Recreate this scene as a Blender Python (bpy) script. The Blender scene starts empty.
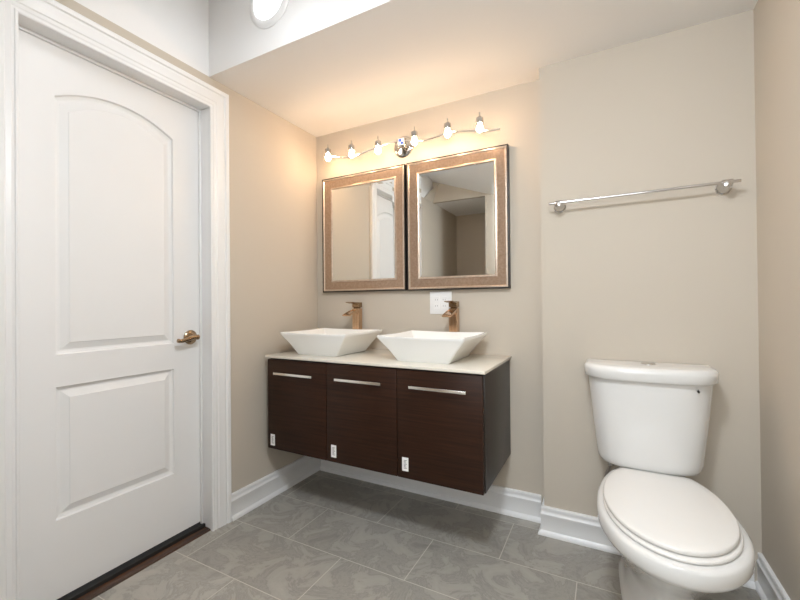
import bpy, bmesh, math, random
from mathutils import Vector, Matrix
random.seed(4)
PI = math.pi
S = bpy.context.scene
COL = S.collection

# ------------------------------------------------------------------ camera
CAM = (1.6788, -2.0339, 1.0797)
YAW, PITCH, ROLL, FPX = 0.4833, 0.0066, -0.0096, 392.52
cd = bpy.data.cameras.new('camera')
cd.sensor_width = 36.0
cd.lens = FPX / 800 * 36
cd.clip_start = 0.02
co = bpy.data.objects.new('camera', cd)
COL.objects.link(co)
fw = Vector((-math.sin(YAW) * math.cos(PITCH), math.cos(YAW) * math.cos(PITCH), math.sin(PITCH)))
r0 = Vector((math.cos(YAW), math.sin(YAW), 0))
u0 = r0.cross(fw)
rr = r0 * math.cos(ROLL) + u0 * math.sin(ROLL)
uu = u0 * math.cos(ROLL) - r0 * math.sin(ROLL)
m = Matrix((rr, uu, -fw)).transposed().to_4x4()
m.translation = Vector(CAM)
co.matrix_world = m
S.camera = co

# ------------------------------------------------------------------ view, world, lights
S.view_settings.view_transform = 'Standard'
S.view_settings.look = 'None'
S.view_settings.exposure = 0.2
S.view_settings.gamma = 1.0
S.view_settings.use_curve_mapping = False
S.cycles.use_denoising = True
S.cycles.max_bounces = 10
S.cycles.diffuse_bounces = 6

w = bpy.data.worlds.new('world')
S.world = w
w.use_nodes = True
w.node_tree.nodes['Background'].inputs[0].default_value = (0.75, 0.85, 1.0, 1)
w.node_tree.nodes['Background'].inputs[1].default_value = 1.0

FILL_WINDOW_W = 17.0      # fill light at a window added behind the camera, out of view
FILL_DOME_STRENGTH = 105.0  # fill from an unseen dome lamp added on the low ceiling
SHAFT_FILL_W = 0.8        # weak fill from an unseen lamp added in the raised ceiling
BULB_STRENGTH = 112.0
DISC_STRENGTH = 8.0


def area(name, loc, rot, sx, sy, power, col, shape='RECTANGLE'):
    l = bpy.data.lights.new(name, 'AREA')
    l.shape = shape
    l.size = sx
    l.size_y = sy
    l.energy = power
    l.color = col
    o = bpy.data.objects.new(name, l)
    o.location = loc
    o.rotation_euler = rot
    COL.objects.link(o)
    return o


W, XB, B, HC = 2.1852, 1.413, 0.1004, 2.1752
REAR = -3.25                     # end of the passage behind the camera
area('added_window_fill', (1.60, REAR + 0.03, 1.575), (PI / 2, 0, 0), 0.95, 0.92, FILL_WINDOW_W, (0.88, 0.945, 1.0))  # room fill, placed at the added window

DOWN = (1.50, -1.60)
SHAFT_FILLS = ((0.70, -1.12),)
for lx, ly in SHAFT_FILLS:
    sn = Vector((0.36, -0.25, 1.0)).normalized()
    lo_ = area('recessed_fill_light', Vector((lx, ly, 2.409 - 0.36 * lx + 0.25 * (ly + 2.0))) - sn * 0.03, (0, 0, 0), 0.16, 0.16, SHAFT_FILL_W, (0.89, 0.945, 1.0), 'DISK')  # fill light of the added rake lamp
    lo_.rotation_euler = sn.to_track_quat('Z', 'Y').to_euler()


# ------------------------------------------------------------------ materials
def new_mat(name):
    mt = bpy.data.materials.new(name)
    mt.use_nodes = True
    return mt, mt.node_tree, mt.node_tree.nodes['Principled BSDF']


def pm(name, col, rough=0.5, metal=0.0, noise=0.0, scale=20.0, bump=0.0, bscale=200.0, coat=0.0, spec=0.5):
    """painted / solid material with a faint procedural variation and bump"""
    mt, nt, b = new_mat(name)
    b.inputs['Base Color'].default_value = (*col, 1)
    b.inputs['Roughness'].default_value = rough
    b.inputs['Metallic'].default_value = metal
    b.inputs['Coat Weight'].default_value = coat
    b.inputs['Specular IOR Level'].default_value = spec
    tc = nt.nodes.new('ShaderNodeTexCoord')
    if noise:
        n = nt.nodes.new('ShaderNodeTexNoise')
        n.inputs['Scale'].default_value = scale
        n.inputs['Detail'].default_value = 4
        nt.links.new(tc.outputs['Object'], n.inputs['Vector'])
        mx = nt.nodes.new('ShaderNodeMixRGB')
        mx.inputs[1].default_value = (*[c * (1 - noise) for c in col], 1)
        mx.inputs[2].default_value = (*[min(1, c * (1 + noise)) for c in col], 1)
        nt.links.new(n.outputs['Fac'], mx.inputs[0])
        nt.links.new(mx.outputs[0], b.inputs['Base Color'])
    if bump:
        n2 = nt.nodes.new('ShaderNodeTexNoise')
        n2.inputs['Scale'].default_value = bscale
        nt.links.new(tc.outputs['Object'], n2.inputs['Vector'])
        bp = nt.nodes.new('ShaderNodeBump')
        bp.inputs['Strength'].default_value = bump
        bp.inputs['Distance'].default_value = 0.002
        nt.links.new(n2.outputs['Fac'], bp.inputs['Height'])
        nt.links.new(bp.outputs[0], b.inputs['Normal'])
    return mt


def grain(name, c1, c2, axis_scale, rough=0.4, metal=0.0, coat=0.0, lo=0.3, hi=0.7):
    """wood or brushed metal: noise stretched along one axis"""
    mt, nt, b = new_mat(name)
    tc = nt.nodes.new('ShaderNodeTexCoord')
    mp = nt.nodes.new('ShaderNodeMapping')
    mp.inputs['Scale'].default_value = axis_scale
    n = nt.nodes.new('ShaderNodeTexNoise')
    n.inputs['Scale'].default_value = 1.0
    n.inputs['Detail'].default_value = 6
    n.inputs['Roughness'].default_value = 0.65
    cr = nt.nodes.new('ShaderNodeValToRGB')
    cr.color_ramp.elements[0].position = lo
    cr.color_ramp.elements[0].color = (*c1, 1)
    cr.color_ramp.elements[1].position = hi
    cr.color_ramp.elements[1].color = (*c2, 1)
    nt.links.new(tc.outputs['Object'], mp.inputs[0])
    nt.links.new(mp.outputs[0], n.inputs['Vector'])
    nt.links.new(n.outputs['Fac'], cr.inputs[0])
    nt.links.new(cr.outputs[0], b.inputs['Base Color'])
    b.inputs['Roughness'].default_value = rough
    b.inputs['Metallic'].default_value = metal
    b.inputs['Coat Weight'].default_value = coat
    return mt


def emit(name, col, strength):
    mt, nt, b = new_mat(name)
    b.inputs['Base Color'].default_value = (*col, 1)
    b.inputs['Emission Color'].default_value = (*col, 1)
    b.inputs['Emission Strength'].default_value = strength
    return mt


def tile_material():
    mt, nt, b = new_mat('stone_tile')
    N, L = nt.nodes.new, nt.links.new
    tc = N('ShaderNodeTexCoord')
    mp = N('ShaderNodeMapping')
    mp.inputs['Location'].default_value = (-0.075, 0.674, 0)
    L(tc.outputs['Object'], mp.inputs[0])
    br = N('ShaderNodeTexBrick')
    br.offset = 0.5
    br.inputs['Scale'].default_value = 1.0
    br.inputs['Brick Width'].default_value = 0.597
    br.inputs['Row Height'].default_value = 0.294
    br.inputs['Mortar Size'].default_value = 0.0018
    br.inputs['Mortar Smooth'].default_value = 0.1
    br.inputs['Color1'].default_value = (0.86, 0.86, 0.86, 1)
    br.inputs['Color2'].default_value = (1.1, 1.1, 1.1, 1)
    br.inputs['Mortar'].default_value = (1, 1, 1, 1)
    L(mp.outputs[0], br.inputs['Vector'])
    # warped veins
    n1 = N('ShaderNodeTexNoise')
    n1.inputs['Scale'].default_value = 6.5
    n1.inputs['Detail'].default_value = 8
    n1.inputs['Roughness'].default_value = 0.7
    n1.inputs['Distortion'].default_value = 0.9
    off = N('ShaderNodeMixRGB')       # shift the veins from tile to tile
    off.blend_type = 'ADD'
    off.inputs[0].default_value = 3.0
    L(tc.outputs['Object'], off.inputs[1])
    L(br.outputs['Color'], off.inputs[2])
    L(off.outputs[0], n1.inputs['Vector'])
    cr = N('ShaderNodeValToRGB')
    e = cr.color_ramp.elements
    e[0].position = 0.30
    e[0].color = (0.235, 0.222, 0.196, 1)
    e[1].position = 0.72
    e[1].color = (0.43, 0.405, 0.36, 1)
    e2 = e.new(0.47)
    e2.color = (0.35, 0.332, 0.296, 1)
    e3 = e.new(0.50)
    e3.color = (0.285, 0.27, 0.24, 1)
    e4 = e.new(0.54)
    e4.color = (0.375, 0.355, 0.317, 1)
    L(n1.outputs['Fac'], cr.inputs[0])
    mul = N('ShaderNodeMixRGB')
    mul.blend_type = 'MULTIPLY'
    mul.inputs[0].default_value = 0.7
    L(cr.outputs[0], mul.inputs[1])
    L(br.outputs['Color'], mul.inputs[2])
    mx = N('ShaderNodeMixRGB')
    L(br.outputs['Fac'], mx.inputs[0])
    L(mul.outputs[0], mx.inputs[1])
    mx.inputs[2].default_value = (0.55, 0.515, 0.455, 1)
    L(mx.outputs[0], b.inputs['Base Color'])
    b.inputs['Roughness'].default_value = 0.42
    bp = N('ShaderNodeBump')
    bp.inputs['Strength'].default_value = 0.5
    bp.inputs['Distance'].default_value = 0.0015
    bp.invert = True
    L(br.outputs['Fac'], bp.inputs['Height'])
    L(bp.outputs[0], b.inputs['Normal'])
    return mt


M = {}
M['beige'] = pm('beige_wall_paint', (0.535, 0.48, 0.405), 0.75, noise=0.015, scale=3, bump=0.08, bscale=350, spec=0.25)
M['ceil'] = pm('white_ceiling_paint', (0.80, 0.795, 0.79), 0.85, noise=0.01, scale=3, bump=0.06, bscale=300, spec=0.2)
M['white'] = pm('white_trim_paint', (0.80, 0.80, 0.80), 0.32, noise=0.008, scale=8)
M['china'] = pm('white_china', (0.72, 0.715, 0.70), 0.10, noise=0.006, scale=5, coat=0.4)
M['plastic'] = pm('white_seat_plastic', (0.75, 0.735, 0.71), 0.22, noise=0.005, scale=5)
M['porcelain'] = pm('basin_porcelain', (0.84, 0.84, 0.82), 0.10, noise=0.005, scale=5, coat=0.4)
M['chrome'] = pm('polished_chrome', (0.60, 0.59, 0.58), 0.10, 1.0, noise=0.03, scale=30)
M['nickel'] = pm('satin_nickel', (0.92, 0.91, 0.88), 0.24, 1.0, noise=0.03, scale=60)
M['espresso'] = grain('espresso_wood', (0.013, 0.0045, 0.0018), (0.044, 0.0155, 0.0066), (3, 90, 90), 0.42, lo=0.3, hi=0.75)
for k in M['espresso'].node_tree.nodes:
    if k.type == 'BSDF_PRINCIPLED':
        k.inputs['Specular IOR Level'].default_value = 0.25
M['espresso_side'] = grain('espresso_side_panel', (0.014, 0.0085, 0.006), (0.028, 0.018, 0.0125), (90, 90, 4), 0.4)
M['quartz'] = pm('cream_quartz', (0.70, 0.66, 0.58), 0.18, noise=0.05, scale=90, coat=0.2)
M['bronze'] = grain('brushed_bronze', (0.55, 0.36, 0.225), (0.72, 0.52, 0.36), (160, 160, 8), 0.2, 1.0)
M['dark_bronze'] = grain('aged_bronze', (0.30, 0.20, 0.12), (0.46, 0.33, 0.21), (60, 60, 60), 0.22, 1.0)
M['frame'] = grain('copper_brown_frame', (0.33, 0.225, 0.155), (0.46, 0.34, 0.255), (80, 80, 80), 0.3, 0.6)
M['frame_bead'] = grain('pewter_bead', (0.55, 0.46, 0.38), (0.72, 0.62, 0.53), (60, 60, 60), 0.28, 0.8)
M['frame_edge'] = pm('black_frame_edge', (0.012, 0.009, 0.007), 0.4, noise=0.1)
M['mirror'] = pm('mirror_silver', (0.90, 0.92, 0.91), 0.0, 1.0)
M['walnut'] = grain('walnut_threshold', (0.010, 0.005, 0.003), (0.11, 0.045, 0.020), (60, 4, 60), 0.35, coat=0.3)
M['dark'] = pm('near_black', (0.015, 0.014, 0.013), 0.6, noise=0.1)
M['label'] = pm('white_sticker_paper', (0.85, 0.85, 0.84), 0.6, noise=0.01)
M['print'] = pm('grey_sticker_print', (0.22, 0.22, 0.24), 0.6, noise=0.02)
M['blue'] = pm('blue_sticker_print', (0.05, 0.14, 0.62), 0.4, noise=0.05)
M['bulb'] = emit('lit_bulb_glass', (1.0, 0.68, 0.42), BULB_STRENGTH)
M['disc'] = emit('lit_lamp_diffuser', (0.97, 0.98, 1.0), DISC_STRENGTH)
M['lamp'] = emit('added_recessed_diffuser', (1.0, 0.95, 0.88), 3.0)  # diffuser of the lamp added in the rake
M['dome'] = emit('added_dome_glass', (0.87, 0.935, 1.0), FILL_DOME_STRENGTH)  # glowing glass of the added fill dome
M['braid'] = pm('braided_steel', (0.35, 0.33, 0.31), 0.35, 0.9, noise=0.3, scale=400)
M['tile'] = tile_material()
gm, gnt, gb = new_mat('clear_glass')
gb.inputs['Base Color'].default_value = (1, 1, 1, 1)
gb.inputs['Roughness'].default_value = 0.02
gb.inputs['Transmission Weight'].default_value = 1.0
gb.inputs['IOR'].default_value = 1.1
M['glass'] = gm


# ------------------------------------------------------------------ mesh helpers (world coordinates)
def wloc(o):
    v = Vector((0, 0, 0))
    while o is not None:
        v += Vector(o.location)
        o = o.parent
    return v


def obj(name, bm, mats, parent=None, smooth=None, bevel=0.0, seg=2, sub=0):
    """link bm as ONE mesh object; smooth = auto-smooth angle in degrees"""
    if not isinstance(mats, (list, tuple)):
        mats = [mats]
    bmesh.ops.recalc_face_normals(bm, faces=bm.faces)
    if parent is not None:
        bmesh.ops.translate(bm, verts=bm.verts, vec=-wloc(parent))
    me = bpy.data.meshes.new(name)
    if smooth is not None:
        lim = math.radians(smooth)
        for f in bm.faces:
            f.smooth = True
        for e in bm.edges:
            e.smooth = not (len(e.link_faces) == 2 and e.calc_face_angle(0) > lim)
    bm.to_mesh(me)
    bm.free()
    for k in mats:
        me.materials.append(M[k])
    o = bpy.data.objects.new(name, me)
    COL.objects.link(o)
    if parent is not None:
        o.parent = parent
    if bevel:
        md = o.modifiers.new('bevel', 'BEVEL')
        md.width = bevel
        md.segments = seg
        md.limit_method = 'ANGLE'
        md.angle_limit = math.radians(35)
        md.harden_normals = False
        for p in me.polygons:
            p.use_smooth = True
        if smooth is None:
            for e in bmesh_sharp(me, 35):
                me.edges[e].use_edge_sharp = False
    if sub:
        md = o.modifiers.new('sub', 'SUBSURF')
        md.levels = sub
        md.render_levels = sub
    return o


def bmesh_sharp(me, a):
    return []


def thing(name, label, cat, loc, group=None):
    o = bpy.data.objects.new(name, None)
    o.empty_display_size = 0.05
    COL.objects.link(o)
    o.location = loc
    tag(o, label, cat, group)
    return o


def tag(o, label, cat, group=None):
    o['label'] = label
    o['category'] = cat
    o['kind'] = 'thing'
    if group:
        o['group'] = group
    return o


def struct(o):
    o['kind'] = 'structure'
    return o


def box(bm, x0, x1, y0, y1, z0, z1, mi=0):
    v = [bm.verts.new(p) for p in ((x0, y0, z0), (x1, y0, z0), (x1, y1, z0), (x0, y1, z0), (x0, y0, z1), (x1, y0, z1), (x1, y1, z1), (x0, y1, z1))]
    for f in ((0, 3, 2, 1), (4, 5, 6, 7), (0, 1, 5, 4), (1, 2, 6, 5), (2, 3, 7, 6), (3, 0, 4, 7)):
        bm.faces.new([v[i] for i in f]).material_index = mi
    return bm


def bx(*a):
    return box(bmesh.new(), *a)


def loft(bm, loops, cap0=True, cap1=True, mi=0):
    """loops: lists of equal length of 3D points, closed"""
    vs = [[bm.verts.new(p) for p in lp] for lp in loops]
    n = len(vs[0])
    for a, b in zip(vs, vs[1:]):
        for i in range(n):
            bm.faces.new((a[i], a[(i + 1) % n], b[(i + 1) % n], b[i])).material_index = mi
    if cap0:
        bm.faces.new(list(reversed(vs[0]))).material_index = mi
    if cap1:
        bm.faces.new(vs[-1]).material_index = mi
    return vs


def rrect(cx, cy, hx, hy, r, z, n=6, bow=0.0, lift=0.0):
    """rounded rectangle loop in a horizontal plane; bow curves the sides outward, lift raises the corners"""
    pts = []
    for k, (sx, sy) in enumerate(((1, 1), (-1, 1), (-1, -1), (1, -1))):
        for i in range(n + 1):
            a = PI / 2 * k + PI / 2 * i / n
            pts.append((cx + sx * (hx - r) + r * math.cos(a), cy + sy * (hy - r) + r * math.sin(a)))
        nx = (((1, 1), (-1, 1), (-1, -1), (1, -1))[(k + 1) % 4])
        a = PI / 2 * (k + 1)
        p0 = pts[-1]
        p1 = (cx + nx[0] * (hx - r) + r * math.cos(a), cy + nx[1] * (hy - r) + r * math.sin(a))
        for i in range(1, 8):
            t = i / 8
            bo = bow * 4 * t * (1 - t)
            pts.append((p0[0] + (p1[0] - p0[0]) * t + bo * math.cos(a), p0[1] + (p1[1] - p0[1]) * t + bo * math.sin(a)))
    out = []
    for x, y in pts:
        q = (abs(x - cx) / hx) ** 2 * (abs(y - cy) / hy) ** 2
        out.append((x, y, z + lift * q))
    return out


def lathe(bm, prof, c, axis, n=32, mi=0, cap=True):
    """prof: (radius, height) along axis from centre c"""
    ax = Vector(axis).normalized()
    t = Vector((0, 0, 1)) if abs(ax.z) < 0.9 else Vector((1, 0, 0))
    u = ax.cross(t).normalized()
    v = ax.cross(u)
    c = Vector(c)
    loops = [[c + ax * h + (u * math.cos(2 * PI * i / n) + v * math.sin(2 * PI * i / n)) * max(r, 1e-5) for i in range(n)] for r, h in prof]
    loft(bm, loops, cap, cap, mi)
    return bm


def tube(bm, pts, r, n=12, mi=0):
    pts = [Vector(p) for p in pts]
    loops = []
    up = Vector((0, 0, 1))
    for i, p in enumerate(pts):
        d = (pts[min(i + 1, len(pts) - 1)] - pts[max(i - 1, 0)]).normalized()
        if abs(d.dot(up)) > 0.95:
            up = Vector((0, 1, 0))
        a = d.cross(up).normalized()
        b = a.cross(d)
        up = b
        ri = r[i] if isinstance(r, (list, tuple)) else r
        loops.append([p + (a * math.cos(2 * PI * k / n) + b * math.sin(2 * PI * k / n)) * ri for k in range(n)])
    loft(bm, loops, True, True, mi)
    return bm


def smooth_path(pts, n=8):
    """Catmull-Rom through pts"""
    P = [Vector(p) for p in pts]
    P = [P[0] * 2 - P[1]] + P + [P[-1] * 2 - P[-2]]
    out = []
    for i in range(1, len(P) - 2):
        for k in range(n):
            t = k / n
            a, b, c, d = P[i - 1:i + 3]
            out.append(0.5 * ((2 * b) + (c - a) * t + (2 * a - 5 * b + 4 * c - d) * t * t + (3 * b - a - 3 * c + d) * t ** 3))
    out.append(P[-2])
    return out


def poly(bm, pts, mi=0):
    f = bm.faces.new([bm.verts.new(p) for p in pts])
    f.material_index = mi
    return f


def slab(bm, pts, vec, mi=0):
    """planar polygon thickened along vec"""
    vec = Vector(vec)
    loft(bm, [[Vector(p) for p in pts], [Vector(p) + vec for p in pts]], True, True, mi)


# ------------------------------------------------------------------ the room
T = 0.12
struct(obj('floor', bx(-0.45, W + T, REAR - T, T, -0.08, 0.0), 'tile'))

JY0, JY1, HEAD = -1.489, -0.791, 2.027      # door opening in the left wall
bm = bmesh.new()
box(bm, -0.14, 0, JY1 + 0.014, 0.0, 0, HC)
box(bm, -0.14, 0, JY0 - 0.014, JY1 + 0.014, HEAD + 0.014, HC)
box(bm, -0.14, 0, -2.80, JY0 - 0.014, 0, HC)
struct(obj('wall_left', bm, 'beige'))
struct(obj('wall_back', bx(-0.14, W + T, 0.0, T, 0, HC), 'beige'))
struct(obj('wall_back_right', bx(XB, W, -B, 0.0, 0, HC), 'beige'))
bm = bx(W, W + T, REAR - T, 0.0, 0, HC)
struct(obj('wall_right', bm, 'beige'))
# rear: alcove seen in the right mirror, jamb strip beside it, passage where the camera stands
ALX, ALY = 0.585, -2.775
Ap, Bp, Cp, Dp = (0, -1.765, HC), (0, -2.0, HC), (0.65, -2.0, HC), (0.08, -2.0, 2.38)
bm = bmesh.new()
box(bm, 0.0, 0.95, ALY - T, ALY, 0, HC)
box(bm, ALX, 0.95, ALY, -2.0, 0, HC)
box(bm, 0.83, 0.95, REAR, ALY - T, 0, HC)
slab(bm, [(0, -2.0, HC), Cp, (0.65, -2.0, 2.2), Dp, (0, -2.0, 2.42)], (0, -0.05, 0))
slab(bm, [Ap, (0, -2.0, HC), Dp], (-0.004, -0.02, 0.012))
struct(obj('wall_rear', bm, 'beige'))
# passage end with an unseen window added for fill light
WX0, WX1, WZ0, WZ1 = 1.12, 2.08, 1.08, 2.07
bm = bmesh.new()
box(bm, 0.83, WX0, REAR - T, REAR, 0, HC)
box(bm, WX1, W, REAR - T, REAR, 0, HC)
box(bm, WX0, WX1, REAR - T, REAR, 0, WZ0)
box(bm, WX0, WX1, REAR - T, REAR, WZ1, HC)
struct(obj('wall_passage', bm, 'beige'))
bm = bmesh.new()
for a in ((WX0, WX0 + .05, WZ0, WZ1), (WX1 - .05, WX1, WZ0, WZ1), (WX0 + .05, WX1 - .05, WZ0, WZ0 + .05), (WX0 + .05, WX1 - .05, WZ1 - .05, WZ1), (WX0 + .05, WX1 - .05, 1.555, 1.595)):
    box(bm, a[0], a[1], REAR - 0.09, REAR - 0.04, a[2], a[3])
wf = struct(obj('added_window_1', bm, 'white'))
obj('added_window_pane', bx(WX0 + .05, WX1 - .05, REAR - 0.068, REAR - 0.062, WZ0 + .05, WZ1 - .05), 'glass', wf)

# ceiling: flat low part with a raised, raking part over the middle of the room
FY = -0.79
K = 0.25


def shaft_z(x, y):
    return 2.409 - 0.36 * x + K * (y + 2.0)


XE = (2.409 + K * (FY + 2.0) - HC) / 0.36
bm = bmesh.new()
slab(bm, [(-0.14, FY + 0.03, HC), (W + T, FY + 0.03, HC), (W + T, T, HC), (-0.14, T, HC)], (0, 0, 0.1))
slab(bm, [(XE, FY, HC), (0.65, -2.0, HC), (0.65, REAR - T, HC), (W + T, REAR - T, HC), (W + T, FY + 0.03, HC), (XE, FY + 0.03, HC)], (0, 0, 0.1))
slab(bm, [(-0.14, -2.045, HC), (-0.14, REAR - T, HC), (0.65, REAR - T, HC), (0.65, -2.045, HC)], (0, 0, 0.1))
struct(obj('ceiling', bm, 'ceil'))
bm = bmesh.new()
z0 = shaft_z(0, FY)
slab(bm, [(0, FY, HC), (XE, FY, HC), (0, FY, z0)], (0, 0.03, 0))                              # front riser
slab(bm, [(0, FY, HC), (0, FY, z0), (0, -2.0, shaft_z(0, -2.0)), (0, -2.0, HC)], (-0.05, 0, 0))  # gable over the door wall
slab(bm, [(0, FY, z0), (XE, FY, HC), (0.65, -2.0, HC), (0, -2.0, shaft_z(0, -2.0))], (0, 0, 0.05))  # rake
struct(obj('ceiling_raised', bm, 'ceil'))


# ------------------------------------------------------------------ baseboards
BB = [(0, 0), (0.026, 0), (0.026, 0.006), (0.023, 0.014), (0.0165, 0.020), (0.0145, 0.022), (0.0145, 0.088), (0.0165, 0.091), (0.0165, 0.097),
      (0.012, 0.102), (0.011, 0.112), (0.013, 0.117), (0.013, 0.126), (0.011, 0.1285), (0, 0.1285)]


def sweep_profile(bm, path, prof, side=1):
    """path: 2D points in the floor plane; the profile stands out to the left (side=1) of the travel direction, mitred"""
    P = [Vector(p) for p in path]
    loops = []
    for i, p in enumerate(P):
        d0 = (P[i] - P[i - 1]).normalized() if i else None
        d1 = (P[i + 1] - P[i]).normalized() if i < len(P) - 1 else None
        n0 = Vector((-d0.y, d0.x)) * side if d0 else None
        n1 = Vector((-d1.y, d1.x)) * side if d1 else None
        if n0 is None:
            mi = n1
        elif n1 is None:
            mi = n0
        else:
            mi = (n0 + n1).normalized()
            mi = mi / mi.dot(n0)
        loops.append([(p.x + mi.x * o, p.y + mi.y * o, z) for o, z in prof])
    loft(bm, loops)
    return bm


CAS = 0.1025                # casing width
struct(obj('baseboard_left', sweep_profile(bmesh.new(), [(0, JY1 - 0.003 + CAS), (0, 0)], BB, -1), 'white', smooth=40))
struct(obj('baseboard_back', sweep_profile(bmesh.new(), [(0.0265, 0), (XB - 0.0265, 0)], BB, -1), 'white', smooth=40))
struct(obj('baseboard_back_right', sweep_profile(bmesh.new(), [(XB, 0), (XB, -B), (W - 0.0265, -B)], BB, -1), 'white', smooth=40))
struct(obj('baseboard_right', sweep_profile(bmesh.new(), [(W, -B), (W, REAR)], BB, -1), 'white', smooth=40))
struct(obj('baseboard_rear', sweep_profile(bmesh.new(), [(0.0, JY0 - CAS), (0.0, ALY), (ALX, ALY), (ALX, -2.0), (0.95, -2.0), (0.95, REAR), (W - 0.0265, REAR)], BB, 1), 'white', smooth=40))

# ------------------------------------------------------------------ the door
door = bpy.data.objects.new('door_1', None)
COL.objects.link(door)
door.location = (-0.09, (JY0 + JY1) / 2, 0)
struct(door)
LX = -0.072                 # face of the leaf
LY0, LY1, LZ0, LZ1 = JY0 + 0.004, JY1 - 0.004, 0.030, HEAD - 0.008


def panel_loop(y0, y1, zb, zs, rise, d, x, n=24):
    """panel outline: straight bottom and sides, arched top with shoulders at zs; inset by d"""
    y0, y1, zb, zs = y0 + d, y1 - d, zb + d, zs - d
    pts = [(x, y0, zb), (x, y1, zb)]
    if rise:
        for i in range(n + 1):
            t = i / n
            pts.append((x, y1 + (y0 - y1) * t, zs + rise * 4 * t * (1 - t)))
    else:
        pts += [(x, y1, zs), (x, y0, zs)]
    return pts


bm = bmesh.new()
hole_edges = []
rim = [bm.verts.new(p) for p in ((LX, LY0, LZ0), (LX, LY1, LZ0), (LX, LY1, LZ1), (LX, LY0, LZ1))]
hole_edges += [bm.edges.new((rim[i], rim[(i + 1) % 4])) for i in range(4)]
for (y0, y1, zb, zs, rise) in ((-1.361, -0.925, 0.903, 1.838, 0.062), (-1.361, -0.925, 0.310, 0.787, 0.0)):
    steps = ((0, 0), (0.003, -0.0095), (0.012, -0.0125), (0.017, -0.0125), (0.040, -0.0025), (0.0425, -0.0005))
    lo = [panel_loop(y0, y1, zb, zs, rise, d, LX + x) for d, x in steps]
    vs = loft(bm, lo, False, True)
    hole_edges += [bm.edges.get((vs[0][i], vs[0][(i + 1) % len(vs[0])])) for i in range(len(vs[0]))]
bmesh.ops.triangle_fill(bm, edges=hole_edges, use_beauty=True, use_dissolve=False)
back = [bm.verts.new((LX - 0.035, v.co.y, v.co.z)) for v in rim]
for i in range(4):
    bm.faces.new((rim[i], rim[(i + 1) % 4], back[(i + 1) % 4], back[i]))
bm.faces.new(back)
leaf = obj('door_leaf', bm, 'white', door, smooth=12)

bm = bmesh.new()            # jamb with its stop
box(bm, -0.14, 0.0, JY1, JY1 + 0.014, 0, HEAD + 0.014)
box(bm, -0.14, 0.0, JY0 - 0.014, JY0, 0, HEAD + 0.014)
box(bm, -0.14, 0.0, JY0, JY1, HEAD, HEAD + 0.014)
box(bm, LX + 0.001, LX + 0.013, JY1 - 0.010, JY1, 0, HEAD)
box(bm, LX + 0.001, LX + 0.013, JY0, JY0 + 0.010, 0, HEAD)
box(bm, LX + 0.001, LX + 0.013, JY0 + 0.010, JY1 - 0.010, HEAD - 0.010, HEAD)
obj('door_jamb', bm, 'white', door, bevel=0.0015)

CP = [(0.0, 0.0), (0.0, 0.011), (0.003, 0.0135), (0.008, 0.0135), (0.011, 0.0105), (0.014, 0.0105), (0.019, 0.0135), (0.032, 0.0115), (0.036, 0.0145), (0.054, 0.015), (0.068, 0.018),
      (0.073, 0.0145), (0.078, 0.0145), (0.082, 0.020), (0.096, 0.022), (0.1005, 0.019), (0.1025, 0.015), (0.1025, 0.0)]
bm = bmesh.new()
ya, yb_, zt = JY1 - 0.003, JY0 + 0.003, HEAD - 0.001
loft(bm, [[(t, ya + o, 0.0) for o, t in CP], [(t, ya + o, zt + o) for o, t in CP], [(t, yb_ - o, zt + o) for o, t in CP], [(t, yb_ - o, 0.0) for o, t in CP]])
obj('door_casing', bm, 'white', door, smooth=35)

bm = bmesh.new()
slab(bm, [(-0.14, JY0, 0.0), (-0.006, JY0, 0.0), (-0.010, JY0, 0.005), (-0.022, JY0, 0.008), (-0.14, JY0, 0.008)], (0, JY1 - JY0, 0))
box(bm, -0.092, -0.046, JY0, JY1, 0.008, 0.022, 1)  # near-black strip on the sill below the leaf
obj('threshold', bm, ['walnut', 'dark'], door, smooth=30)

HY, HZ = -0.8465, 0.925
bm = lathe(bmesh.new(), [(0.0, LX * 0), (0.033, 0.0), (0.034, 0.003), (0.031, 0.007), (0.022, 0.010), (0.014, 0.012), (0.0115, 0.016), (0.0115, 0.040), (0.0, 0.042)], (LX + 0.0003, HY, HZ), (1, 0, 0))
hd = obj('door_handle', bm, 'dark_bronze', door, smooth=40)
bm = bmesh.new()
path = smooth_path([(LX + 0.044, HY + 0.010, HZ + 0.001), (LX + 0.046, HY - 0.015, HZ + 0.002), (LX + 0.048, HY - 0.045, HZ - 0.004), (LX + 0.047, HY - 0.072, HZ - 0.010), (LX + 0.045, HY - 0.090, HZ - 0.007)], 6)
n = len(path)
tube(bm, path, [0.0125 - 0.005 * (i / n) + (0.0012 if i > n - 5 else 0) for i in range(n)], 14)
obj('lever', bm, 'dark_bronze', hd, smooth=50)

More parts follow.
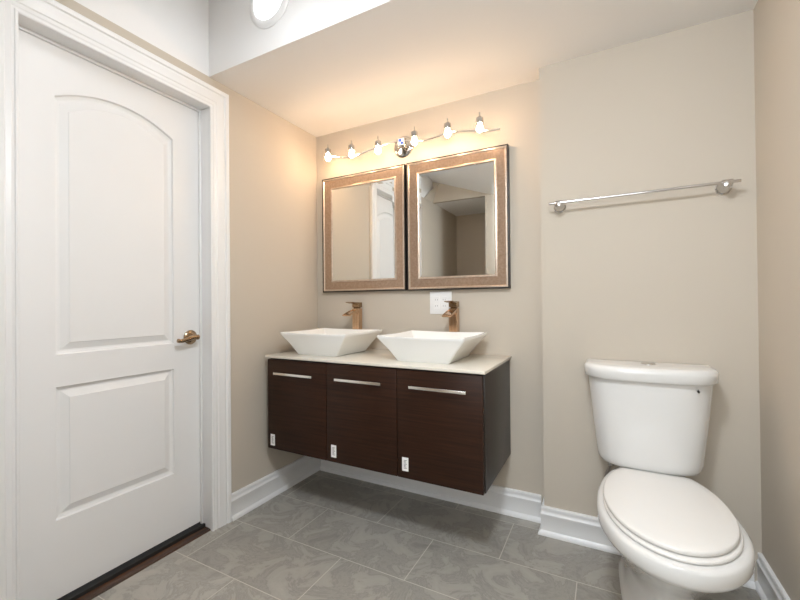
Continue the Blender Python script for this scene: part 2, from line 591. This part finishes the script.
# ------------------------------------------------------------------ vanity
VX0, VX1, VD, VZ0, VZ1 = 0.056, 1.2406, 0.488, 0.3042, 0.788
van = thing('vanity_cabinet', 'dark espresso wood floating vanity cabinet with three doors, hung on the wall under two basins', 'vanity cabinet', ((VX0 + VX1) / 2, -VD / 2, VZ0))
bm = bmesh.new()
box(bm, VX0, VX1 - 0.018, -VD + 0.020, -0.001, VZ0 + 0.001, VZ1)
obj('body', bm, 'espresso', van, bevel=0.001)
obj('side_panel', bx(VX1 - 0.018, VX1, -VD + 0.020, -0.001, VZ0, VZ1), 'espresso_side', van, bevel=0.001)
seams = [VX0, 0.452, 0.8465, VX1 - 0.0025]
LBL = [(0.090, 0.352), (0.4945, 0.358), (0.886, 0.366)]
for i in range(3):
    a, b = seams[i] + 0.0018, seams[i + 1] - 0.0018
    if i == 0:
        a = seams[0]
    d = obj('door', bx(a, b, -VD, -VD + 0.0195, VZ0, VZ1 - 0.006), 'espresso', van, bevel=0.0012)
    c = (a + b) / 2 + (0.005 if i == 2 else 0)
    bm = bmesh.new()
    box(bm, c - 0.1285, c + 0.1285, -VD - 0.030, -VD - 0.021, 0.7070, 0.7195)
    for s in (-1, 1):
        box(bm, c + s * 0.105 - 0.005, c + s * 0.105 + 0.005, -VD - 0.0212, -VD, 0.7090, 0.7175)
    obj('handle', bm, 'nickel', d, bevel=0.0012)
    lx, lz = LBL[i]
    bm = bmesh.new()
    box(bm, lx - 0.0155, lx + 0.0155, -VD - 0.0006, -VD, lz - 0.030, lz + 0.030)
    for k in range(7):          # printed bars of the sticker
        zz = lz - 0.019 + k * 0.0058
        box(bm, lx - 0.0075, lx + 0.0075 - 0.002 * (k % 3), -VD - 0.0009, -VD - 0.0006, zz, zz + 0.0026, 1)
    st = obj('sticker', bm, ['label', 'print'], d)
    st['label'] = 'small white printed sticker'

ct = obj('countertop', bx(0.046, 1.2506, -0.498, 0, 0.790, 0.8035), 'quartz', None, bevel=0.002)
tag(ct, 'thin cream stone countertop lying on the dark vanity cabinet', 'countertop')

# basins
def basin(cx, cy, label):
    zb, zr = 0.8036, 0.922
    t = thing('vessel_basin', label, 'basin', (cx, cy, zb), 'vessel basins on the countertop')
    bm = bmesh.new()
    R = 0.010
    loops = [rrect(cx, cy, 0.128, 0.140, 0.012, zb),
             rrect(cx, cy, 0.133, 0.143, 0.012, zb + 0.003),
             rrect(cx, cy, 0.170, 0.160, R, zb + 0.055, bow=0.002),
             rrect(cx, cy, 0.213, 0.184, R, zr - 0.013, bow=0.003),
             rrect(cx, cy, 0.217, 0.186, R, zr - 0.009, bow=0.003, lift=0.003),
             rrect(cx, cy, 0.2175, 0.1865, R, zr - 0.002, bow=0.003, lift=0.004),
             rrect(cx, cy, 0.2155, 0.1845, R, zr, bow=0.003, lift=0.004),
             rrect(cx, cy, 0.206, 0.176, R, zr - 0.0005, bow=0.003, lift=0.004),
             rrect(cx, cy, 0.202, 0.172, R, zr - 0.005, bow=0.003, lift=0.003),
             rrect(cx, cy, 0.160, 0.142, 0.02, zb + 0.052, bow=0.002),
             rrect(cx, cy, 0.125, 0.122, 0.03, zb + 0.020),
             rrect(cx, cy, 0.105, 0.105, 0.03, zb + 0.014),
             rrect(cx, cy, 0.03, 0.03, 0.029, zb + 0.011)]
    loft(bm, loops)
    obj('bowl', bm, 'porcelain', t, smooth=38)
    bm = lathe(bmesh.new(), [(0.0, 0.0), (0.021, 0.0), (0.022, 0.002), (0.018, 0.004), (0.0, 0.005)], (cx, cy, zb + 0.0112), (0, 0, 1))
    obj('drain', bm, 'bronze', t, smooth=40)


basin(0.317, -0.256, 'white square vessel basin at the left, nearer the door')
basin(0.928, -0.250, 'white square vessel basin at the right, in front of the switch plate')


def faucet(cx, cy, label):
    zb = 0.8036
    t = thing('waterfall_faucet', label, 'faucet', (cx, cy, zb), 'faucets behind the basins')
    bm = bmesh.new()
    loft(bm, [rrect(cx, cy, 0.027, 0.025, 0.003, zb), rrect(cx, cy, 0.027, 0.025, 0.003, zb + 0.005), rrect(cx, cy, 0.0235, 0.0205, 0.003, zb + 0.007), rrect(cx, cy, 0.0235, 0.0205, 0.003, zb + 0.243)])
    obj('body', bm, 'bronze', t, smooth=35)
    # open trough spout leaning out over the basin
    bm = bmesh.new()
    y1 = cy - 0.020
    prof = lambda y, z, hw, th, wall: [(cx - hw, y, z + wall), (cx - hw, y, z - th), (cx + hw, y, z - th), (cx + hw, y, z + wall), (cx + hw - 0.004, y, z + wall), (cx + hw - 0.004, y, z), (cx - hw + 0.004, y, z), (cx - hw + 0.004, y, z + wall)]
    loft(bm, [prof(y1 + 0.006, zb + 0.234, 0.0225, 0.016, 0.004), prof(y1 - 0.035, zb + 0.226, 0.0225, 0.011, 0.004), prof(y1 - 0.075, zb + 0.214, 0.0235, 0.007, 0.003), prof(y1 - 0.100, zb + 0.205, 0.0245, 0.005, 0.0015)])
    obj('spout', bm, 'bronze', t, bevel=0.001)
    # block cap with a flat lever
    bm = bmesh.new()
    loft(bm, [rrect(cx, cy, 0.016, 0.015, 0.003, zb + 0.243), rrect(cx, cy, 0.016, 0.015, 0.003, zb + 0.248), rrect(cx, cy, 0.0235, 0.0205, 0.003, zb + 0.250), rrect(cx, cy, 0.0235, 0.0205, 0.003, zb + 0.280)])
    slab(bm, [(cx - 0.0235, cy - 0.018, zb + 0.281), (cx - 0.0235, cy - 0.018, zb + 0.271), (cx - 0.0235, cy - 0.050, zb + 0.273), (cx - 0.0235, cy - 0.088, zb + 0.279), (cx - 0.0235, cy - 0.088, zb + 0.283), (cx - 0.0235, cy - 0.050, zb + 0.281)], (0.047, 0, 0))
    obj('lever_cap', bm, 'dark_bronze', t, bevel=0.001)


faucet(0.335, -0.036, 'bronze waterfall faucet behind the left basin, nearer the door')
faucet(0.957, -0.036, 'bronze waterfall faucet behind the right basin, in front of the switch plate')

# ------------------------------------------------------------------ mirrors
FP = [(0, 0.002), (0, 0.030), (0.007, 0.031), (0.009, 0.033), (0.014, 0.0335), (0.018, 0.028), (0.040, 0.025), (0.060, 0.0215), (0.064, 0.023), (0.069, 0.024), (0.073, 0.022), (0.075, 0.0165), (0.075, 0.010)]
FM = [2, 2, 1, 1, 1, 0, 0, 0, 1, 1, 1, 2, 0]


def mirror(x0, x1, z0, z1, label):
    t = thing('framed_mirror', label, 'mirror', ((x0 + x1) / 2, -0.015, z0), 'framed mirrors over the basins')
    bm = bmesh.new()
    corners = [(x0, z0, 1, 1), (x1, z0, -1, 1), (x1, z1, -1, -1), (x0, z1, 1, -1)]
    L = [[bm.verts.new((cx + sx * o, -d, cz + sz * o)) for o, d in FP] for cx, cz, sx, sz in corners]
    n = len(FP)
    for i in range(4):
        a, b = L[i], L[(i + 1) % 4]
        for k in range(n):
            f = bm.faces.new((a[k], a[(k + 1) % n], b[(k + 1) % n], b[k]))
            f.material_index = FM[k]
    obj('frame', bm, ['frame', 'frame_bead', 'frame_edge'], t, smooth=25)
    g = 0.0745
    bm = bmesh.new()      # bevelled glass
    bw = 0.013
    A = [(x0 + g, z0 + g), (x1 - g, z0 + g), (x1 - g, z1 - g), (x0 + g, z1 - g)]
    Bq = [(x0 + g + bw, z0 + g + bw), (x1 - g - bw, z0 + g + bw), (x1 - g - bw, z1 - g - bw), (x0 + g + bw, z1 - g - bw)]
    loft(bm, [[(x, -0.012, z) for x, z in A], [(x, -0.0195, z) for x, z in A], [(x, -0.0200, z) for x, z in Bq]])
    obj('mirror_glass', bm, 'mirror', t)


mirror(0.068, 0.6655, 1.149, 1.875, 'left framed mirror, nearer the door, reflecting the wall and white door')
mirror(0.676, 1.2505, 1.147, 1.876, 'right framed mirror, above the switch plate, reflecting the dim alcove')

# ------------------------------------------------------------------ vanity light
lt = thing('vanity_light_bar', 'chrome wavy bar light with six lit bulbs on the wall above the mirrors', 'wall light', (0.645, 0, 1.99))
bm = lathe(bmesh.new(), [(0.062, 0.0), (0.062, 0.006), (0.056, 0.014), (0.045, 0.020), (0.020, 0.022), (0.014, 0.026), (0.012, 0.088), (0.0, 0.090)], (0.645, 0, 1.985), (0, -1, 0), 40)
bpl = obj('backplate', bm, 'chrome', lt, smooth=35)
bm = bmesh.new()
cy = -0.1075
box(bm, 0.660, 0.706, cy, -0.080, 1.940, 1.992)
hub = obj('hub_block', bm, 'chrome', lt, bevel=0.004)
bm = bmesh.new()
box(bm, 0.664, 0.702, cy - 0.0008, cy, 1.952, 1.990)
box(bm, 0.668, 0.686, cy - 0.0012, cy - 0.0008, 1.972, 1.987, 1)
box(bm, 0.682, 0.699, cy - 0.0012, cy - 0.0008, 1.956, 1.970, 1)
st = obj('sticker', bm, ['label', 'blue'], hub)
st['label'] = 'small blue and white sticker'
BY = -0.098
bar = smooth_path([(0.150, BY, 1.992), (0.215, BY, 1.977), (0.307, BY, 1.954), (0.380, BY, 1.953), (0.442, BY, 1.962), (0.535, BY, 1.976), (0.629, BY, 1.983), (0.690, BY, 1.977), (0.793, BY, 1.957), (0.850, BY, 1.955), (0.904, BY, 1.960),
                   (0.985, BY, 1.966), (1.070, BY, 1.953), (1.150, BY, 1.935), (1.228, BY, 1.928)], 6)
obj('bar', tube(bmesh.new(), bar, 0.0064, 10), 'nickel', lt, smooth=50)


def bar_z(x):
    for a, b in zip(bar, bar[1:]):
        if a.x <= x <= b.x:
            return a.z + (b.z - a.z) * (x - a.x) / (b.x - a.x)
    return bar[-1].z


for x, zb in ((0.196, 1.962), (0.368, 1.951), (0.548, 1.940), (0.776, 1.944), (0.966, 1.948), (1.135, 1.939)):
    by = -0.130
    zt = zb + 0.020
    bm = bmesh.new()
    lathe(bm, [(0.009, 0.0), (0.0175, 0.001), (0.0185, 0.004), (0.0185, 0.030), (0.0155, 0.033), (0.006, 0.035), (0.0035, 0.038), (0.0028, 0.060), (0.0, 0.062)], (x, by, zt), (0, 0, 1), 20)
    tube(bm, [(x, by + 0.014, zt + 0.012), (x, BY, zt + 0.010), (x, BY, bar_z(x))], 0.0042, 8)
    so = obj('lamp_socket', bm, 'chrome', lt, smooth=40)
    bm = lathe(bmesh.new(), [(0.0, -0.039), (0.007, -0.038), (0.0125, -0.034), (0.0160, -0.027), (0.0165, -0.021), (0.0145, -0.012), (0.0105, -0.004), (0.0085, 0.002), (0.0, 0.002)], (x, by, zt), (0, 0, 1), 20)
    bu = obj('light_bulb', bm, 'bulb', so, smooth=60)
    bu['label'] = 'lit warm bulb'

# ------------------------------------------------------------------ switch plate under the right mirror
sp = thing('wall_outlet', 'white double outlet plate on the wall behind the right faucet', 'outlet', (0.868, 0, 1.076))
obj('cover_plate', bx(0.803, 0.932, -0.006, 0, 1.014, 1.139), 'white', sp, bevel=0.0025)
for cx in (0.8445, 0.8905):
    bm = bmesh.new()
    loft(bm, [[(x, -0.0085, z) for x, z, _ in rrect(cx, 1.0765, 0.0165, 0.034, 0.004, 0)], [(x, -0.0058, z) for x, z, _ in rrect(cx, 1.0765, 0.0170, 0.0345, 0.004, 0)]])
    for s in (-1, 1):
        for k in (-1, 1):
            box(bm, cx + k * 0.006 - 0.0012, cx + k * 0.006 + 0.0012, -0.0088, -0.0085, 1.0765 + s * 0.017 - 0.004, 1.0765 + s * 0.017 + 0.004, 1)
    obj('receptacle', bm, ['white', 'print'], sp)

# ------------------------------------------------------------------ round light on the raised part of the ceiling
rl = thing('round_ceiling_light', 'round white lit lamp on the raised white ceiling above the door', 'ceiling light', (0.403, FY, 2.395))
c = (0.403, FY, 2.395)
obj('trim_ring', lathe(bmesh.new(), [(0.118, 0.0), (0.118, 0.004), (0.112, 0.010), (0.098, 0.014), (0.086, 0.012), (0.083, 0.0)], c, (0, -1, 0), 48), 'white', rl, smooth=40)
obj('diffuser', lathe(bmesh.new(), [(0.084, 0.008), (0.080, 0.015), (0.066, 0.021), (0.040, 0.026), (0.0, 0.027)], c, (0, -1, 0), 48), 'disc', rl, smooth=60)
for (lx, ly), lab in zip(SHAFT_FILLS, ('added unseen recessed lamp in the sloping part of the raised ceiling',)):
    sn = Vector((-0.36, 0.25, -1.0)).normalized()
    cc = (lx, ly, shaft_z(lx, ly))
    rc = thing('added_recessed_lamp', lab, 'ceiling light', cc)  # added lamp, out of view, brightens the raised ceiling
    obj('trim_ring', lathe(bmesh.new(), [(0.105, 0.0), (0.105, 0.004), (0.098, 0.010), (0.090, 0.010), (0.088, 0.0)], cc, sn, 40), 'white', rc, smooth=40)
    obj('diffuser', lathe(bmesh.new(), [(0.0, 0.004), (0.089, 0.004), (0.086, 0.008), (0.0, 0.009)], cc, sn, 40), 'lamp', rc, smooth=60)
pl = thing('added_dome_lamp', 'added out-of-view dome lamp on the low flat ceiling beside the raised part', 'ceiling light', (DOWN[0], DOWN[1], HC))
obj('added_lamp_base', lathe(bmesh.new(), [(0.15, 0.0), (0.15, 0.018), (0.142, 0.024)], (DOWN[0], DOWN[1], HC), (0, 0, -1), 40), 'white', pl, smooth=40)  # dome lamp added out of view to fill the room
obj('diffuser', lathe(bmesh.new(), [(0.138, 0.024), (0.136, 0.045), (0.122, 0.075), (0.090, 0.098), (0.045, 0.109), (0.0, 0.111)], (DOWN[0], DOWN[1], HC), (0, 0, -1), 40), 'dome', pl, smooth=60)

# ------------------------------------------------------------------ towel bar
tb = thing('towel_bar', 'slim chrome towel bar on the beige wall above the toilet', 'towel bar', (1.79, -B, 1.505))
BYT = -B - 0.062
obj('rod', tube(bmesh.new(), [(1.457, BYT, 1.5155), (2.126, BYT, 1.5195)], 0.0058, 14), 'chrome', tb, smooth=50)
for x, z in ((1.4965, 1.509), (2.087, 1.512)):
    bm = lathe(bmesh.new(), [(0.0, 0.0), (0.026, 0.0), (0.0265, 0.004), (0.022, 0.007), (0.0235, 0.010), (0.0215, 0.020), (0.015, 0.034), (0.0105, 0.042), (0.0145, 0.047), (0.017, 0.056), (0.0165, 0.064), (0.012, 0.072), (0.0, 0.075)],
               (x, -B, z), (0, -1, 0), 28)
    lathe(bm, [(0.0, -0.016), (0.0105, -0.016), (0.0105, 0.016), (0.0, 0.016)], (x, BYT, 1.5158 if x < 1.8 else 1.5193), (1, 0, 0), 18)
    obj('post', bm, 'chrome', tb, smooth=40)

# ------------------------------------------------------------------ toilet
XT = 1.828
to = thing('toilet', 'white two-piece toilet with closed lid in front of the right beige wall', 'toilet', (XT, -0.45, 0))


# the bowl stands a little askew


def egg(hw, yb, yw, yt, z, n=64, sq=2.0, xc=XT, pw=2.0, rot=2.3):
    CT, ST = math.cos(math.radians(rot)), math.sin(math.radians(rot))
    """egg outline: widest (hw) at yw, back at yb (squared by sq), tip at yt"""
    pts = []
    for i in range(n):
        a = 2 * PI * i / n
        ca, sa = math.cos(a), math.sin(a)
        if sa >= 0:       # back half
            x = hw * math.copysign(abs(ca) ** (2 / sq), ca)
            y = yw + (yb - yw) * abs(sa) ** (2 / sq)
        else:
            x = hw * math.copysign(abs(ca) ** (2 / pw), ca)
            y = yw - (yw - yt) * abs(sa) ** (2 / pw)
        pts.append((xc + x, y, z))
    return [(XT + (x - XT) * CT - (y + 0.2) * ST, -0.2 + (x - XT) * ST + (y + 0.2) * CT, z) for x, y, z in pts]


bm = bmesh.new()
loft(bm, [egg(0.120, -0.14, -0.36, -0.630, 0.0, sq=5),
          egg(0.120, -0.14, -0.36, -0.630, 0.018, sq=5),
          egg(0.112, -0.145, -0.36, -0.625, 0.030, sq=5),
          egg(0.105, -0.15, -0.36, -0.605, 0.080, sq=5),
          egg(0.102, -0.15, -0.37, -0.605, 0.140, sq=4.5),
          egg(0.112, -0.15, -0.40, -0.630, 0.190, sq=4),
          egg(0.138, -0.15, -0.44, -0.690, 0.245, sq=3.6),
          egg(0.163, -0.15, -0.48, -0.752, 0.298, sq=2.6),
          egg(0.180, -0.14, -0.51, -0.796, 0.330, sq=2.15),
          egg(0.190, -0.13, -0.53, -0.814, 0.345, sq=2.15),
          egg(0.192, -0.13, -0.54, -0.826, 0.354, sq=2.15),
          egg(0.198, -0.13, -0.54, -0.830, 0.363, sq=2.15),
          egg(0.1975, -0.13, -0.54, -0.830, 0.394, sq=2.15),
          egg(0.190, -0.13, -0.54, -0.826, 0.402, sq=2.15),
          egg(0.180, -0.135, -0.54, -0.814, 0.4045, sq=2.15),
          egg(0.150, -0.16, -0.54, -0.78, 0.405, sq=2.15)])
obj('bowl', bm, 'china', to, smooth=50)


def slabloft(outline, z0, z1, r):
    """rounded slab from an outline function of (inset, z)"""
    return [outline(r, z0), outline(r * 0.3, z0 + r * 0.3), outline(0, z0 + r), outline(0, z1 - r), outline(r * 0.3, z1 - r * 0.3), outline(r, z1)]


bm = bmesh.new()
loft(bm, slabloft(lambda d, z: egg(0.1775 - d, -0.292 - d, -0.54, -0.808 + d, z, sq=3.2, rot=2.0), 0.4065, 0.417, 0.004))
obj('seat', bm, 'plastic', to, smooth=50)


def lidloop(d, z):
    pts = []
    for x, y, zz in egg(0.1745 - d, -0.225 - d, -0.53, -0.796 + d, z, n=96, sq=2.1, rot=1.7):
        u = (x - XT) / 0.176
        # shallow domed crown, narrowed straight back edge
        yy = min(y, -0.283 - d)
        pts.append((x, yy, zz))
    return pts


bm = bmesh.new()
ll = slabloft(lidloop, 0.4195, 0.434, 0.005)
ll += [lidloop(0.03, 0.436), lidloop(0.09, 0.4375)]
loft(bm, ll)
obj('seat_lid', bm, 'plastic', to, smooth=50)
for s in (-1, 1):
    bm = bmesh.new()
    lathe(bm, [(0.0, -0.022), (0.010, -0.022), (0.011, -0.018), (0.011, 0.018), (0.010, 0.022), (0.0, 0.022)], (XT + s * 0.075, -0.279, 0.415), (1, 0, 0), 16)
    box(bm, XT + s * 0.075 - 0.018, XT + s * 0.075 + 0.018, -0.293, -0.265, 0.4035, 0.417)
    obj('hinge', bm, 'plastic', to, smooth=40)


def tank_loop(hw, yback, yside, yfront, z, rc=0.022, n=10, xc=XT - 0.010):
    """flat back, short sides, gently bowed front with round corners"""
    pts = []
    m2 = 36
    for i in range(m2 + 1):       # front, from right to left, superellipse bow
        t = -1 + 2 * i / m2
        x = -hw * math.copysign(1 - (1 - abs(t)) ** 1.6, t)
        q = abs(x) / hw
        y = yside - (yside - yfront) * (1 - q ** 3.4) ** 0.55 if q < 1 else yside
        pts.append((xc - x * -1, y, z))
    pts = [(xc + (p[0] - xc), p[1], p[2]) for p in pts]
    k = 5
    xl = pts[-1][0]
    xr_ = pts[0][0]
    sgn = 1 if xl > xc else -1
    for i in range(1, k + 1):
        pts.append((xc + sgn * hw, yside + (yback - 0.012 - yside) * i / k, z))
    for i in range(1, 4):
        a = PI / 2 * i / 3
        pts.append((xc + sgn * (hw - 0.012 + 0.012 * math.cos(a)), yback - 0.012 + 0.012 * math.sin(a), z))
    for i in range(1, 10):
        pts.append((xc + sgn * (hw - 0.012) * (1 - 2 * i / 10), yback, z))
    for i in range(0, 4):
        a = PI / 2 * (1 - i / 3)
        pts.append((xc - sgn * (hw - 0.012 + 0.012 * math.cos(a)), yback - 0.012 + 0.012 * math.sin(a), z))
    for i in range(1, k):
        pts.append((xc - sgn * hw, yback - 0.012 + (yside - yback + 0.012) * i / k, z))
    return pts


YB = -B - 0.012
bm = bmesh.new()
loft(bm, [tank_loop(0.120, YB - 0.03, -0.19, -0.245, 0.420),
          tank_loop(0.150, YB - 0.02, -0.195, -0.270, 0.425),
          tank_loop(0.166, YB - 0.01, -0.20, -0.285, 0.433),
          tank_loop(0.174, YB, -0.20, -0.292, 0.446),
          tank_loop(0.178, YB, -0.20, -0.296, 0.465),
          tank_loop(0.193, YB, -0.205, -0.304, 0.600),
          tank_loop(0.209, YB, -0.21, -0.312, 0.776)])
tank = obj('tank', bm, 'china', to, smooth=45)
bm = bmesh.new()
e_ = 0.017
loft(bm, [tank_loop(0.212, YB, -0.215, -0.316, 0.774), tank_loop(0.217, YB + 0.002, -0.22, -0.326, 0.775), tank_loop(0.2205, YB + 0.004, -0.223, -0.329, 0.779), tank_loop(0.2225, YB + 0.006, -0.225, -0.331, 0.806), tank_loop(0.2215, YB + 0.006, -0.224, -0.330, 0.816),
          tank_loop(0.216, YB + 0.003, -0.219, -0.325, 0.823), tank_loop(0.205, YB - 0.008, -0.21, -0.31, 0.8265), tank_loop(0.13, YB - 0.05, -0.20, -0.26, 0.828)])
lid = obj('tank_lid', bm, 'china', to, smooth=50)
bm = lathe(bmesh.new(), [(0.0, 0.0), (0.026, 0.0), (0.026, 0.003), (0.022, 0.0055), (0.0, 0.006)], (XT - 0.004, -0.205, 0.8272), (0, 0, 1), 28)
obj('flush_button', bm, 'chrome', lid, smooth=40)
# small dark maker's drop mark near the tank's upper right corner
bm = bmesh.new()
mx_, mz_ = 1.9675, 0.7520
drop = [(mx_ + 0.0036 * math.sin(a) * (1 if math.cos(a) < 0 else max(0.0, 1 - math.cos(a))), mz_ + 0.0062 * math.cos(a)) for a in [2 * PI * i / 20 for i in range(20)]]
slab(bm, [(x, -0.291, z) for x, z in drop], (0, -0.012, 0))
em = obj('emblem', bm, 'dark', tank)

# braided supply hose under the tank
ho = obj('supply_hose', tube(bmesh.new(), smooth_path([(1.690, -B - 0.004, 0.20), (1.676, -B - 0.030, 0.225), (1.666, -B - 0.045, 0.27), (1.668, -B - 0.050, 0.33), (1.688, -B - 0.052, 0.390)], 8), 0.0058, 10), 'braid', to, smooth=50)
bm = lathe(bmesh.new(), [(0.0, 0.0), (0.014, 0.0), (0.015, 0.004), (0.015, 0.020), (0.011, 0.024), (0.011, 0.034), (0.0, 0.034)], (1.688, -B - 0.052, 0.388), (0, 0, 1), 12)
obj('hose_nut', bm, 'chrome', ho, smooth=40)
